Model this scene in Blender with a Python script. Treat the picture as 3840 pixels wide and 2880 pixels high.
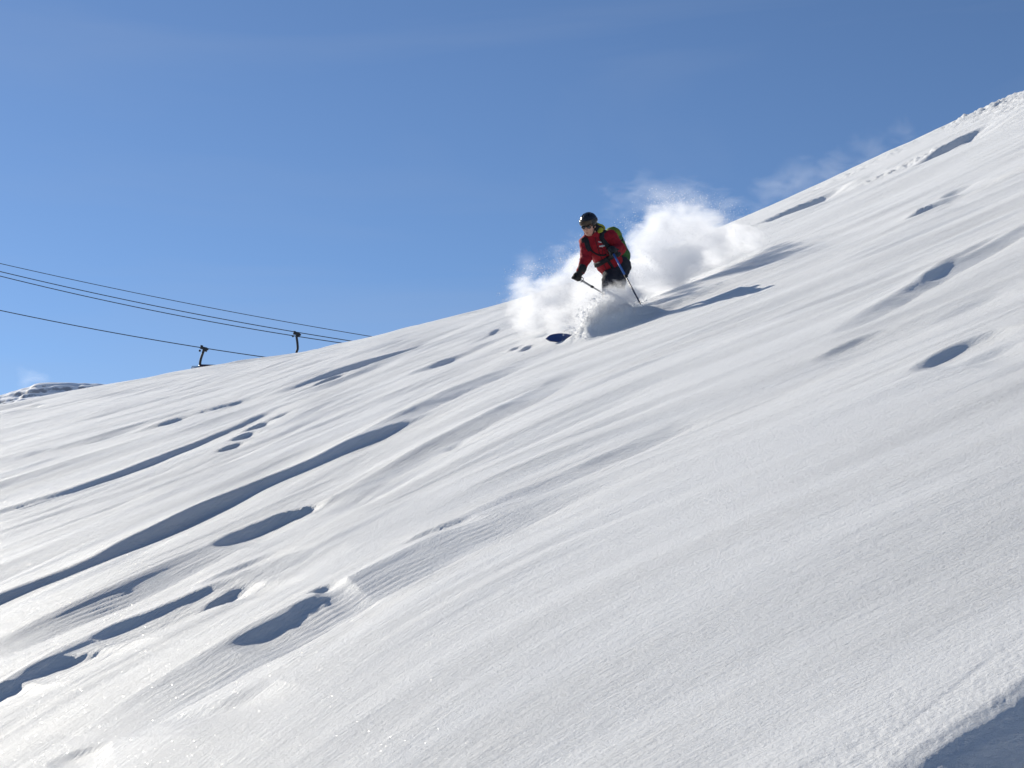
import bpy, bmesh, math, random
import numpy as np
from mathutils import Vector, Matrix

random.seed(7); RNG = np.random.default_rng(7)
scene = bpy.context.scene
for o in list(bpy.data.objects): bpy.data.objects.remove(o)
col = scene.collection

# ------------------------------------------------------------------ camera
PITCH = math.radians(10.0)
FPX = 6000.0                       # focal length in pixels of the 3840 px wide photograph
CAMZ = 1.6
cam_d = bpy.data.cameras.new('camera'); cam = bpy.data.objects.new('camera', cam_d); col.objects.link(cam)
cam.location = (0, 0, CAMZ); cam.rotation_euler = (math.pi/2 + PITCH, 0, 0)
cam_d.sensor_width = 36; cam_d.lens = 36*FPX/3840; cam_d.clip_start = 0.05; cam_d.clip_end = 5000
scene.camera = cam

# ------------------------------------------------------------------ sky and sun
SUN_AZ, SUN_EL = math.radians(-46), math.radians(27)     # azimuth from +Y, negative = left
S = Vector((math.sin(SUN_AZ)*math.cos(SUN_EL), math.cos(SUN_AZ)*math.cos(SUN_EL), math.sin(SUN_EL)))
world = bpy.data.worlds.new('World'); scene.world = world; world.use_nodes = True
wn = world.node_tree; wn.nodes.clear()
sky = wn.nodes.new('ShaderNodeTexSky'); sky.sky_type = 'NISHITA'; sky.sun_disc = False
sky.sun_elevation = SUN_EL; sky.sun_rotation = SUN_AZ
sky.altitude = 2600; sky.air_density = 1.0; sky.dust_density = 0.45; sky.ozone_density = 4.6
bg = wn.nodes.new('ShaderNodeBackground'); bg.inputs['Strength'].default_value = 0.0915
wo = wn.nodes.new('ShaderNodeOutputWorld')
wtc = wn.nodes.new('ShaderNodeTexCoord'); wmp = wn.nodes.new('ShaderNodeMapping')
wmp.inputs['Rotation'].default_value = (.0, .5, .3); wmp.inputs['Scale'].default_value = (1.1, 2.0, 6.5)
wnz = wn.nodes.new('ShaderNodeTexNoise'); wnz.inputs['Scale'].default_value = 1.5; wnz.inputs['Detail'].default_value = 5; wnz.inputs['Distortion'].default_value = .5
wmr = wn.nodes.new('ShaderNodeMapRange'); wmr.inputs[1].default_value = .46; wmr.inputs[2].default_value = .85; wmr.inputs[4].default_value = .34
wmx = wn.nodes.new('ShaderNodeMix'); wmx.data_type = 'RGBA'; wmx.inputs[7].default_value = (3.6, 4.2, 5.4, 1)
wn.links.new(wtc.outputs['Generated'], wmp.inputs[0]); wn.links.new(wmp.outputs[0], wnz.inputs['Vector']); wn.links.new(wnz.outputs[0], wmr.inputs[0])
wn.links.new(wmr.outputs[0], wmx.inputs[0]); wn.links.new(sky.outputs[0], wmx.inputs[6])
wn.links.new(wmx.outputs[2], bg.inputs[0]); wn.links.new(bg.outputs[0], wo.inputs[0])
sun_d = bpy.data.lights.new('sun', 'SUN'); sun = bpy.data.objects.new('sun', sun_d); col.objects.link(sun)
sun_d.energy = 5.0; sun_d.angle = math.radians(0.53); sun_d.color = (1.0, 0.94, 0.82)
sun.rotation_euler = (-S).to_track_quat('-Z', 'Y').to_euler(); sun.location = (-20, 16, 20)
vs = scene.view_settings
scene.display_settings.display_device = 'sRGB'
vs.view_transform = 'Standard'; vs.look = 'None'; vs.exposure = 0.28; vs.gamma = 1.0; vs.use_curve_mapping = False
cy = scene.cycles
cy.use_denoising = True
cy.volume_bounces = 8; cy.max_bounces = 12; cy.diffuse_bounces = 3; cy.transparent_max_bounces = 16
cy.volume_step_rate = 0.8; cy.volume_max_steps = 256

# ------------------------------------------------------------------ helpers
D = 3840/2212                      # photograph coordinates were read off at 2212 px width
CP, SP = math.cos(PITCH), math.sin(PITCH)
def ray(px, py):
    cx = (np.asarray(px, float)-1920)/FPX; cyy = (1440-np.asarray(py, float))/FPX
    fy = CP - cyy*SP; fz = SP + cyy*CP
    return cx/fy, fz/fy            # x/y and (z-CAMZ)/y
def at(px, py, y):
    u, v = ray(px, py); return Vector((float(u*y), float(y), float(CAMZ+v*y)))

def perlin(x, y, seed=0):
    xi = np.floor(x).astype(np.int64); yi = np.floor(y).astype(np.int64)
    xf = x-xi; yf = y-yi
    def g(ix, iy, dx, dy):
        h = (ix*374761393 + iy*668265263 + seed*974634777) & 0x7fffffff
        h = ((h ^ (h >> 13))*1274126177) & 0x7fffffff
        a = ((h ^ (h >> 16)) & 0xffff)*(2*math.pi/65536)
        return np.cos(a)*dx + np.sin(a)*dy
    sx = xf*xf*xf*(xf*(xf*6-15)+10); sy = yf*yf*yf*(yf*(yf*6-15)+10)
    n0 = g(xi, yi, xf, yf)*(1-sx) + g(xi+1, yi, xf-1, yf)*sx
    n1 = g(xi, yi+1, xf, yf-1)*(1-sx) + g(xi+1, yi+1, xf-1, yf-1)*sx
    return (n0*(1-sy) + n1*sy)*1.5
def sstep(a, b, x):
    t = np.clip((x-a)/(b-a), 0, 1); return t*t*(3-2*t)

# ---- materials
def nmat(name):
    m = bpy.data.materials.new(name); m.use_nodes = True
    nt = m.node_tree; nt.nodes.clear()
    out = nt.nodes.new('ShaderNodeOutputMaterial')
    return m, nt, out
def fabric(name, colr, rough=0.8, scale=60, var=0.25, bump=0.3, metallic=0.0, spec=0.3, snow=0.0):
    m, nt, out = nmat(name); N = nt.nodes; L = nt.links
    p = N.new('ShaderNodeBsdfPrincipled'); L.new(p.outputs[0], out.inputs[0])
    p.inputs['Roughness'].default_value = rough; p.inputs['Metallic'].default_value = metallic
    p.inputs['Specular IOR Level'].default_value = spec
    tc = N.new('ShaderNodeTexCoord')
    n = N.new('ShaderNodeTexNoise'); n.inputs['Scale'].default_value = scale; n.inputs['Detail'].default_value = 4
    L.new(tc.outputs['Object'], n.inputs['Vector'])
    mx = N.new('ShaderNodeMix'); mx.data_type = 'RGBA'
    mx.inputs[6].default_value = (*[c*(1-var) for c in colr], 1); mx.inputs[7].default_value = (*[min(1, c*(1+var)) for c in colr], 1)
    L.new(n.outputs[0], mx.inputs[0]); last = mx.outputs[2]
    if snow > 0:
        n2 = N.new('ShaderNodeTexNoise'); n2.inputs['Scale'].default_value = 130; n2.inputs['Detail'].default_value = 6
        L.new(tc.outputs['Object'], n2.inputs['Vector'])
        r = N.new('ShaderNodeMapRange'); r.inputs[1].default_value = 0.60; r.inputs[2].default_value = 0.72
        sg = N.new('ShaderNodeNewGeometry'); sz = N.new('ShaderNodeSeparateXYZ'); L.new(sg.outputs['Position'], sz.inputs[0])
        zr = N.new('ShaderNodeMapRange'); zr.inputs[1].default_value = snow; zr.inputs[2].default_value = snow-.16; zr.inputs[3].default_value = -.14; zr.inputs[4].default_value = .13; L.new(sz.outputs[2], zr.inputs[0])
        ad = N.new('ShaderNodeMath'); L.new(n2.outputs[0], ad.inputs[0]); L.new(zr.outputs[0], ad.inputs[1]); L.new(ad.outputs[0], r.inputs[0])
        m2 = N.new('ShaderNodeMix'); m2.data_type = 'RGBA'; m2.inputs[7].default_value = (.50, .50, .51, 1)
        L.new(r.outputs[0], m2.inputs[0]); L.new(last, m2.inputs[6]); last = m2.outputs[2]
    L.new(last, p.inputs['Base Color'])
    if bump:
        b = N.new('ShaderNodeBump'); b.inputs['Strength'].default_value = bump; b.inputs['Distance'].default_value = 0.004
        L.new(n.outputs[0], b.inputs['Height']); L.new(b.outputs[0], p.inputs['Normal'])
    return m

STREAM = (.25, 2.3, -.5, .5)        # slope of the wind streaks across the hill: right, extra on the left, centre, width
def snow_material(name, fine=True):
    m, nt, out = nmat(name); N = nt.nodes; L = nt.links
    p = N.new('ShaderNodeBsdfPrincipled'); L.new(p.outputs[0], out.inputs[0])
    p.inputs['Base Color'].default_value = (.80, .80, .805, 1)
    p.inputs['Roughness'].default_value = 0.58
    p.inputs['Specular IOR Level'].default_value = 0.5
    p.inputs['Sheen Weight'].default_value = .55; p.inputs['Sheen Roughness'].default_value = .45     # bright at a grazing view, as snow is
    gz = N.new('ShaderNodeBsdfGlossy'); gz.inputs['Roughness'].default_value = .70; gz.inputs['Color'].default_value = (.95, .95, .95, 1)
    mg = N.new('ShaderNodeMixShader'); mg.inputs[0].default_value = .22
    L.new(p.outputs[0], mg.inputs[1]); L.new(gz.outputs[0], mg.inputs[2]); L.new(mg.outputs[0], out.inputs[0])
    if not fine: return m
    g = N.new('ShaderNodeNewGeometry')
    def noise(scale, vec, detail=3, rough=.55):
        n = N.new('ShaderNodeTexNoise'); n.inputs['Scale'].default_value = scale
        n.inputs['Detail'].default_value = detail; n.inputs['Roughness'].default_value = rough
        L.new(vec, n.inputs['Vector']); return n.outputs[0]
    def stretched(angle, sx, sy):
        mp = N.new('ShaderNodeMapping'); mp.vector_type = 'TEXTURE'
        mp.inputs['Rotation'].default_value = (0, 0, angle); mp.inputs['Scale'].default_value = (sx, sy, 1)
        L.new(g.outputs['Position'], mp.inputs['Vector']); return mp.outputs[0]
    def bump(h, strength, dist, normal=None):
        b = N.new('ShaderNodeBump'); b.inputs['Strength'].default_value = strength; b.inputs['Distance'].default_value = dist
        L.new(h, b.inputs['Height'])
        if normal is not None: L.new(normal, b.inputs['Normal'])
        return b.outputs[0]
    # wind-combed grain along the same stream lines as the modelled relief, and loose crystals
    sep = N.new('ShaderNodeSeparateXYZ'); L.new(g.outputs['Position'], sep.inputs[0])
    def mth(op, a, b=None, c=None):
        n = N.new('ShaderNodeMath'); n.operation = op
        for i, v in enumerate((a, b, c)):
            if v is None: continue
            if isinstance(v, (int, float)): n.inputs[i].default_value = v
            else: L.new(v, n.inputs[i])
        return n.outputs[0]
    xc = mth('MAXIMUM', mth('MINIMUM', sep.outputs[0], 14.), -14.)
    e = mth('EXPONENT', mth('DIVIDE', mth('SUBTRACT', xc, STREAM[2]), STREAM[3]))
    lg = mth('LOGARITHM', mth('ADD', e, 1.), math.e)
    Mx = mth('ADD', mth('MULTIPLY', sep.outputs[0], STREAM[0]), mth('MULTIPLY', mth('MULTIPLY_ADD', lg, -STREAM[3], xc), STREAM[1]))
    psi = mth('SUBTRACT', sep.outputs[1], Mx); al = mth('ADD', mth('MULTIPLY', sep.outputs[0], .6), mth('MULTIPLY', sep.outputs[1], .8))
    cb = N.new('ShaderNodeCombineXYZ'); L.new(mth('MULTIPLY', al, .34), cb.inputs[0]); L.new(psi, cb.inputs[1]); L.new(mth('MULTIPLY', sep.outputs[0], .1), cb.inputs[2])
    pm = N.new('ShaderNodeMapping'); pm.inputs['Scale'].default_value = (.30, .8, 1); L.new(cb.outputs[0], pm.inputs['Vector'])
    patch = N.new('ShaderNodeMapRange'); patch.inputs[1].default_value = .38; patch.inputs[2].default_value = .68; patch.inputs[3].default_value = .35; patch.inputs[4].default_value = 1.0
    L.new(noise(2.2, pm.outputs[0], 3), patch.inputs[0])
    b1 = bump(mth('MULTIPLY', noise(30, cb.outputs[0], 6, .72), patch.outputs[0]), 1.0, 0.042)
    b2 = bump(noise(72, g.outputs['Position'], 5, .70), 1.0, 0.0150, b1)
    L.new(b2, p.inputs['Normal'])
    L.new(bump(noise(30, cb.outputs[0], 6, .72), .8, .016), gz.inputs['Normal'])
    # glinting crystal facets: rare cells with a random orientation and a mirror-like face
    vo = N.new('ShaderNodeTexVoronoi'); vo.inputs['Scale'].default_value = 230
    L.new(g.outputs['Position'], vo.inputs['Vector'])
    sc_ = N.new('ShaderNodeSeparateColor'); L.new(vo.outputs['Color'], sc_.inputs[0])
    th = N.new('ShaderNodeMath'); th.operation = 'GREATER_THAN'; th.inputs[1].default_value = 0.955; L.new(sc_.outputs[2], th.inputs[0])
    ds = N.new('ShaderNodeMath'); ds.operation = 'LESS_THAN'; ds.inputs[1].default_value = 0.42; L.new(vo.outputs['Distance'], ds.inputs[0])
    mu = N.new('ShaderNodeMath'); mu.operation = 'MULTIPLY'; L.new(th.outputs[0], mu.inputs[0]); L.new(ds.outputs[0], mu.inputs[1])
    v1 = N.new('ShaderNodeVectorMath'); v1.operation = 'SUBTRACT'; v1.inputs[1].default_value = (.5, .5, .5); L.new(vo.outputs['Color'], v1.inputs[0])
    v2 = N.new('ShaderNodeVectorMath'); v2.operation = 'MULTIPLY_ADD'; v2.inputs[1].default_value = (1.7, 1.7, .2)
    L.new(v1.outputs[0], v2.inputs[0]); L.new(g.outputs['Normal'], v2.inputs[2])
    v3 = N.new('ShaderNodeVectorMath'); v3.operation = 'NORMALIZE'; L.new(v2.outputs[0], v3.inputs[0])
    gl = N.new('ShaderNodeBsdfGlossy'); gl.inputs['Roughness'].default_value = 0.27; L.new(v3.outputs[0], gl.inputs['Normal'])
    gc = N.new('ShaderNodeMix'); gc.data_type = 'RGBA'; gc.inputs[6].default_value = (0, 0, 0, 1); gc.inputs[7].default_value = (.22, .22, .22, 1)
    L.new(mu.outputs[0], gc.inputs[0]); L.new(gc.outputs[2], gl.inputs['Color'])
    ms = N.new('ShaderNodeAddShader'); L.new(mg.outputs[0], ms.inputs[0]); L.new(gl.outputs[0], ms.inputs[1])
    L.new(ms.outputs[0], out.inputs[0])
    return m

M = dict(
    snow=snow_material('snow'), snow_plain=snow_material('snow_plain', False),
    red=fabric('red_jacket', (.25, .006, .015), .8, 45, .2, .5), black=fabric('black_fabric', (.012, .013, .018), .8, 60, .3, .4),
    trouser=fabric('trouser_fabric', (.016, .018, .028), .85, 50, .3, .5, snow=float(at(2272, 740+1130*.2652, 19.3).z)),
    glove=fabric('glove_leather', (.010, .011, .015), .6, 60, .3, .3),
    skin=fabric('skin', (.50, .27, .20), .55, 40, .12, .1), lip=fabric('lip', (.35, .10, .09), .5, 40, .1, 0),
    helmet=fabric('helmet_shell', (.008, .009, .012), .22, 20, .2, 0, spec=.6),
    lens=fabric('goggle_lens', (.045, .028, .014), .3, 12, .2, 0, spec=.4), frame=fabric('goggle_frame', (.015, .015, .018), .5, 30, .2, 0),
    dark_lens=fabric('dark_lens', (.006, .007, .010), .1, 10, .1, 0, spec=.7),
    green=fabric('pack_green', (.035, .11, .028), .8, 40, .3, .5), lime=fabric('pack_lime', (.12, .18, .02), .8, 40, .25, .4),
    lining=fabric('hood_lining', (.26, .27, .03), .8, 40, .25, .4), white=fabric('white_print', (.5, .5, .51), .6, 50, .1, 0),
    pole_blue=fabric('pole_blue', (.04, .12, .38), .35, 40, .2, 0, spec=.6), pole_dark=fabric('pole_dark', (.008, .014, .05), .4, 40, .2, 0),
    pole_silver=fabric('pole_silver', (.35, .36, .38), .4, 40, .15, 0, metallic=.6), rubber=fabric('grip_rubber', (.012, .012, .014), .7, 60, .3, .2),
    ski_base=fabric('ski_base', (.022, .05, .17), .45, 30, .2, 0, spec=.5), ski_edge=fabric('ski_edge', (.45, .46, .48), .35, 30, .1, 0, metallic=.9),
    ski_top=fabric('ski_top', (.05, .07, .16), .4, 30, .3, 0),
    rope=fabric('steel_rope', (.03, .04, .055), .6, 5, .2, 0), steel=fabric('dark_steel', (.035, .037, .042), .55, 4, .3, 0, metallic=.3),
    seatpad=fabric('seat_pad', (.03, .03, .035), .8, 5, .2, 0), bubble=fabric('bubble_shell', (.05, .03, .045), .3, 4, .2, 0, spec=.6),
)

def mesh_obj(name, verts, faces, mat, parent=None, base=None, smooth=True):
    base = Vector(base) if base is not None else (Vector(parent.location) if parent else Vector((0, 0, 0)))
    me = bpy.data.meshes.new(name)
    v = np.asarray(verts, dtype=np.float32) - np.array(base, dtype=np.float32)
    me.from_pydata(v.tolist(), [], faces if isinstance(faces, list) else faces.tolist())
    me.materials.append(mat)
    if smooth: me.polygons.foreach_set('use_smooth', np.ones(len(me.polygons), bool))
    me.update()
    o = bpy.data.objects.new(name, me); col.objects.link(o)
    if parent is None: o.location = base
    else: o.parent = parent
    o['_b'] = 0; del o['_b']
    return o
BASES = {}
def part(name, geo, mat, parent, smooth=True):
    """a child mesh built from world-space geometry; its thing's base is kept in BASES"""
    b = BASES[parent.name]
    o = mesh_obj(name, geo[0], geo[1], mat, parent, b, smooth); BASES[o.name] = b
    return o
def thing(name, label, cat, base, group=None):
    o = bpy.data.objects.new(name, None); col.objects.link(o); o.location = base
    o.empty_display_size = 0.1; BASES[o.name] = Vector(base)
    o['label'] = label; o['category'] = cat
    if group: o['group'] = group
    return o

def tube(pts, radii, seg=10, cap=True):
    pts = [Vector(p) for p in pts]; n = len(pts)
    if not hasattr(radii, '__len__'): radii = [radii]*n
    V = []; Fc = []; ref = None
    for i, p in enumerate(pts):
        t = (pts[min(i+1, n-1)]-pts[max(i-1, 0)]).normalized()
        if ref is None:
            ref = Vector((0, 0, 1)) if abs(t.z) < .9 else Vector((1, 0, 0))
        a = (ref - t*ref.dot(t)).normalized(); b = t.cross(a); ref = a
        for k in range(seg):
            w = 2*math.pi*k/seg; V.append(p + (a*math.cos(w)+b*math.sin(w))*radii[i])
    for i in range(n-1):
        for k in range(seg):
            k2 = (k+1) % seg; Fc.append((i*seg+k, i*seg+k2, (i+1)*seg+k2, (i+1)*seg+k))
    if cap:
        Fc.append(tuple(range(seg-1, -1, -1))); Fc.append(tuple((n-1)*seg+k for k in range(seg)))
    return [tuple(v) for v in V], Fc
def join(*gs):
    V = []; Fc = []
    for v, f in gs:
        o = len(V); V += list(v); Fc += [tuple(i+o for i in q) for q in f]
    return V, Fc
def boxg(c, ax, half, bev=0.0):
    """oriented box with chamfered vertical edges"""
    c = Vector(c); X, Y, Z = [Vector(a) for a in ax]; hx, hy, hz = half
    b = min(bev, hx*.9, hy*.9) if bev else 0
    ring = [(hx, -hy+b), (hx, hy-b), (hx-b, hy), (-hx+b, hy), (-hx, hy-b), (-hx, -hy+b), (-hx+b, -hy), (hx-b, -hy)] if b else [(hx, -hy), (hx, hy), (-hx, hy), (-hx, -hy)]
    n = len(ring); V = []
    for s in (-1, 1):
        for x, y in ring: V.append(tuple(c + X*x + Y*y + Z*(s*hz)))
    Fc = [tuple(range(n-1, -1, -1)), tuple(range(n, 2*n))] + [(i, (i+1) % n, n+(i+1) % n, n+i) for i in range(n)]
    return V, Fc

# ------------------------------------------------------------------ the snow slope
PC = (2.76795584e-01, 2.98116438e-01, 1.24614269e-02, 1.06136143e-04, -2.55925367e-05)
def P(x):
    xc = np.clip(x, -13, 13)
    v = PC[1]*xc + PC[2]*xc**2 + PC[3]*xc**3 + PC[4]*xc**4
    dv = PC[1] + 2*PC[2]*xc + 3*PC[3]*xc**2 + 4*PC[4]*xc**3
    return v + dv*(x-xc)*0.8
def base_h(x, y):
    r = np.maximum(0, np.minimum(y, 62)-30)
    return P(x) + PC[0]*y - .003*r*r - np.maximum(0, y-62)*.20
_yy = 2.0*np.exp(np.linspace(0, math.log(38.5/2), 3000))
def G(px, py):
    u, v = ray(px, py); z = (base_h(u*_yy, _yy)-CAMZ)/_yy
    ok = z >= v
    ok[:np.argmax(z < v)] = False
    i = int(np.argmax(ok)) if ok.any() else int(np.argmax(z))
    return float(u*_yy[i]), float(_yy[i])
def GD(p): return G(p[0]*D, p[1]*D)

def smooth_poly(pts, n=6):
    pts = [np.array(p, float) for p in pts]; out = []
    for i in range(len(pts)-1):
        p0 = pts[max(i-1, 0)]; p1 = pts[i]; p2 = pts[i+1]; p3 = pts[min(i+2, len(pts)-1)]
        for k in range(n):
            t = k/n
            out.append(.5*((2*p1)+(-p0+p2)*t+(2*p0-5*p1+4*p2-p3)*t*t+(-p0+3*p1-3*p2+p3)*t**3))
    out.append(pts[-1]); return np.array(out)
def poly_dist(x, y, pl):
    """signed distance (positive to the right of travel) and 0..1 parameter"""
    best = np.full(x.shape, 1e9); sd = np.zeros(x.shape); tt = np.zeros(x.shape)
    seg = np.hypot(*(pl[1:]-pl[:-1]).T); L = seg.sum(); acc = 0
    for a, b, l in zip(pl[:-1], pl[1:], seg):
        d = (b-a)/max(l, 1e-6); rx = x-a[0]; ry = y-a[1]
        t = np.clip(rx*d[0]+ry*d[1], 0, l); qx = rx-d[0]*t; qy = ry-d[1]*t
        dd = qx*qx+qy*qy; m = dd < best
        best = np.where(m, dd, best); sd = np.where(m, np.sign(rx*d[1]-ry*d[0])*np.sqrt(dd), sd); tt = np.where(m, (acc+t)/L, tt)
        acc += l
    return sd, tt

# wind drifts: (points in photo coordinates from lower left to upper right, drop, face width, ramp behind, run-out, share of the drop raised above the slope)
STEPS = [
    ([(-260, 1420), (-120, 1358), (0, 1300), (100, 1258), (200, 1213), (300, 1160), (400, 1110), (500, 1065), (600, 1022), (680, 990), (750, 960), (850, 915), (930, 880)], .104, .09, .5, .40, .5),
    ([(-220, 1165), (-100, 1130), (60, 1080), (200, 1035), (320, 990), (420, 950), (520, 912), (600, 876)], .078, .095, .5, .35, .5),
    ([(10, 1105), (110, 1066), (170, 1050)], .03, .03, .2, .2, .5),
    ([(250, 938), (380, 905), (480, 880), (560, 858)], .05, .09, .6, .6, .5),
    ([(560, 862), (700, 815), (800, 780), (900, 745), (960, 725)], .10, .10, .6, .4, .5),
    ([(1000, 750), (1035, 733), (1075, 712), (1090, 700)], .04, .08, .5, .4, .5),
    ([(970, 690), (1040, 676), (1070, 668)], .05, .10, .3, .4, .3),
    ([(30, 885), (90, 875)], .08, .1, .5, .4, .5),
    # scalloped pits
    ([(440, 982), (480, 972), (520, 955)], .055, .05, .12, .12, .4), ([(478, 960), (510, 950), (548, 935)], .06, .05, .12, .12, .4),
    ([(510, 940), (545, 928), (580, 912)], .06, .05, .12, .12, .4), ([(545, 922), (580, 910), (620, 892)], .04, .06, .15, .15, .4),
    ([(660, 840), (700, 828), (740, 812)], .06, .06, .15, .15, .4), ([(690, 822), (730, 810), (790, 795)], .06, .06, .15, .15, .4),
    ([(870, 815), (910, 800), (960, 780), (1060, 735)], .10, .14, .4, .5, .45),
    ([(1095, 760), (1112, 750), (1135, 742)], .05, .05, .12, .14, .45), ([(1115, 762), (1135, 752), (1150, 745)], .05, .05, .12, .14, .45),
    ([(1110, 722), (1140, 712), (1165, 708)], .04, .04, .1, .12, .45),
    # long lee flanks between the bright drifts of the lower left
    ([(-90, 1442), (0, 1398), (80, 1362), (154, 1326), (230, 1290), (308, 1254), (400, 1208), (488, 1161), (540, 1138)], .092, .28, .5, .40, .55),
    ([(-80, 1530), (0, 1490), (67, 1449), (110, 1418), (154, 1388), (231, 1362), (360, 1315), (437, 1280), (520, 1245), (640, 1195)], .080, .26, .35, .40, .5),
    ([(150, 1605), (221, 1567), (308, 1511), (411, 1449), (514, 1398), (627, 1336), (720, 1285), (874, 1202), (977, 1156), (1105, 1105), (1250, 1040)], .104, .36, .45, .45, .55),
    ([(640, 1110), (709, 1074), (771, 1033), (874, 986), (1028, 909), (1105, 868), (1200, 815)], .098, .30, .5, .5, .55),
    ([(700, 985), (745, 960), (874, 873), (940, 850), (1008, 832), (1100, 790)], .085, .25, .5, .5, .55),
    ([(-60, 1010), (60, 985), (200, 950), (330, 910), (450, 868)], .08, .28, .8, .8, .5),
    ([(900, 1175), (1000, 1120), (1100, 1070), (1220, 1005), (1340, 950), (1460, 900)], .07, .24, .4, .4, .5),
    ([(-50, 1350), (60, 1300), (150, 1258), (250, 1205), (330, 1162)], .03, .16, .3, .3, .5),
    # dark cores in them: the lens-shaped hollow, then smaller scoops
    ([(450, 1182), (500, 1156), (560, 1126), (610, 1105), (660, 1088), (710, 1075), (740, 1066)], .075, .08, .22, .26, .25),
    ([(570, 1122), (610, 1103), (650, 1092), (690, 1082)], .02, .03, .06, .08, .3),
    ([(410, 1262), (470, 1236), (540, 1205), (600, 1182)], .025, .06, .25, .25, .3),
    ([(180, 1388), (235, 1364), (300, 1338), (370, 1308), (440, 1280), (500, 1258)], .042, .075, .22, .24, .2),
    ([(420, 1310), (460, 1290), (500, 1270), (530, 1258)], .040, .055, .15, .22, .1),
    ([(0, 1486), (50, 1460), (90, 1440), (130, 1424), (200, 1402), (280, 1382)], .030, .07, .2, .25, .15),
    ([(-120, 1535), (-60, 1508), (0, 1484), (60, 1468)], .05, .06, .15, .25, .15),
    ([(655, 1306), (690, 1289), (740, 1274)], .032, .05, .10, .18, .05),
    ([(600, 1364), (645, 1330), (680, 1314), (725, 1298)], .022, .06, .10, .22, .05),
    ([(480, 1424), (530, 1398), (580, 1372), (650, 1336)], .024, .07, .15, .22, .1),
    ([(330, 1566), (420, 1546), (490, 1526), (570, 1480)], .03, .12, .2, .16, .3),
    ([(860, 1186), (920, 1158), (960, 1146), (1020, 1122)], .03, .045, .15, .18, .3),
    ([(1000, 1058), (1080, 1025), (1180, 985), (1260, 955)], .014, .03, .2, .2, .5),
    ([(950, 968), (975, 955), (1005, 943)], .03, .04, .2, .2, .3),
    ([(100, 1659), (170, 1635), (240, 1612)], .02, .05, .15, .15, .3),
    ([(1400, 960), (1500, 915), (1600, 880), (1720, 830)], .02, .06, .4, .3, .5),
    # right-hand drifts
    ([(1740, 782), (1800, 755), (1860, 728), (1920, 705)], .05, .09, .3, .25, .5),
    ([(1640, 700), (1760, 650), (1900, 600), (2020, 540)], .04, .25, .6, .6, .5),
    ([(1780, 728), (1860, 690), (1960, 640), (2040, 592), (2100, 555), (2160, 520), (2300, 450)], .095, .22, .5, .25, .5),
    ([(1980, 630), (2040, 588), (2100, 548), (2150, 518)], .06, .10, .25, .2, .5),
    ([(2000, 690), (2070, 668), (2140, 655), (2230, 645), (2300, 640)], .035, .12, .35, .5, .5),
    ([(1950, 815), (2000, 788), (2040, 764), (2075, 748), (2120, 738), (2190, 728)], .070, .09, .25, .26, .2),
    ([(2060, 790), (2110, 770), (2170, 760), (2260, 752)], .035, .14, .3, .3, .5),
    ([(1955, 472), (1978, 458), (1995, 446), (2030, 434), (2075, 430), (2110, 428)], .11, .14, .25, .9, .35),
    ([(2020, 430), (2050, 414), (2090, 408), (2130, 404)], .08, .13, .25, .9, .4),
    ([(2000, 470), (2050, 450), (2105, 440)], .03, .12, .25, .7, .4),
    ([(1640, 505), (1740, 478), (1850, 440), (1900, 425)], .05, .16, .6, .4, .5),
    ([(2050, 325), (2080, 312), (2105, 300)], .12, .16, .2, .4, .3), ([(2065, 304), (2095, 293), (2125, 284)], .12, .16, .2, .4, .3),
    ([(2145, 279), (2170, 271), (2200, 265)], .10, .16, .2, .5, .4),
    # the skier's own track up to the right
    ([(1610, 492), (1650, 474), (1700, 455), (1760, 430), (1830, 398)], .26, .20, .12, 1.6, .10),
    ([(1960, 360), (2020, 325), (2080, 292), (2130, 268)], .20, .16, .12, 1.4, .1),
    ([(1840, 395), (1900, 380), (1960, 362)], .05, .15, .12, 1.6, .1),
    # deep track at the photographer's feet and a hairline crack
    ([(1740, 1765), (1840, 1692), (1920, 1640), (2000, 1588), (2090, 1530), (2190, 1465), (2290, 1400), (2360, 1355)], .30, .42, .10, .30, .0),
    ([(1800, 1659), (1880, 1610), (1960, 1548), (2040, 1485), (2120, 1420), (2212, 1352), (2280, 1300)], .0035, .012, .02, .02, .0),
]
def stream_path(x0, y0, length, n=7):
    pts = [(x0, y0)]
    for _ in range(n):
        x, y = pts[-1]; m = STREAM[0]+STREAM[1]/(1+math.exp(max(-30, min(30, (x-STREAM[2])/STREAM[3])))); d = length/n/math.hypot(1, m)
        pts.append((x+d, y+m*d))
    return pts
_r = random.Random(5); GROOVES = []
for _ in range(75):
    y0 = 9+22*_r.random()**1.2; u0 = -.34+.36*_r.random(); k = min(1.6, max(.6, y0/12))
    GROOVES.append((stream_path(u0*y0, y0, (1.2+3.2*_r.random())*k), _r.uniform(.006, .015)*k, _r.uniform(.05, .09)*k, .35*k, .3*k, .5))
def drift_path(pts):
    """crest of a drift on the ground, kept running up the hill so that its lee side stays on the right"""
    g = [np.array(GD(p)) for p in pts]; out = [g[0]]
    for a, b in zip(g[:-1], g[1:]):
        dx, dy = b-a; l = math.hypot(dx, dy); dx = max(dx, .2*l); t = min(max(math.atan2(dy, dx), math.radians(10)), math.radians(80))
        out.append(out[-1]+np.array((dx, dx*math.tan(t))))
    return out
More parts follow.
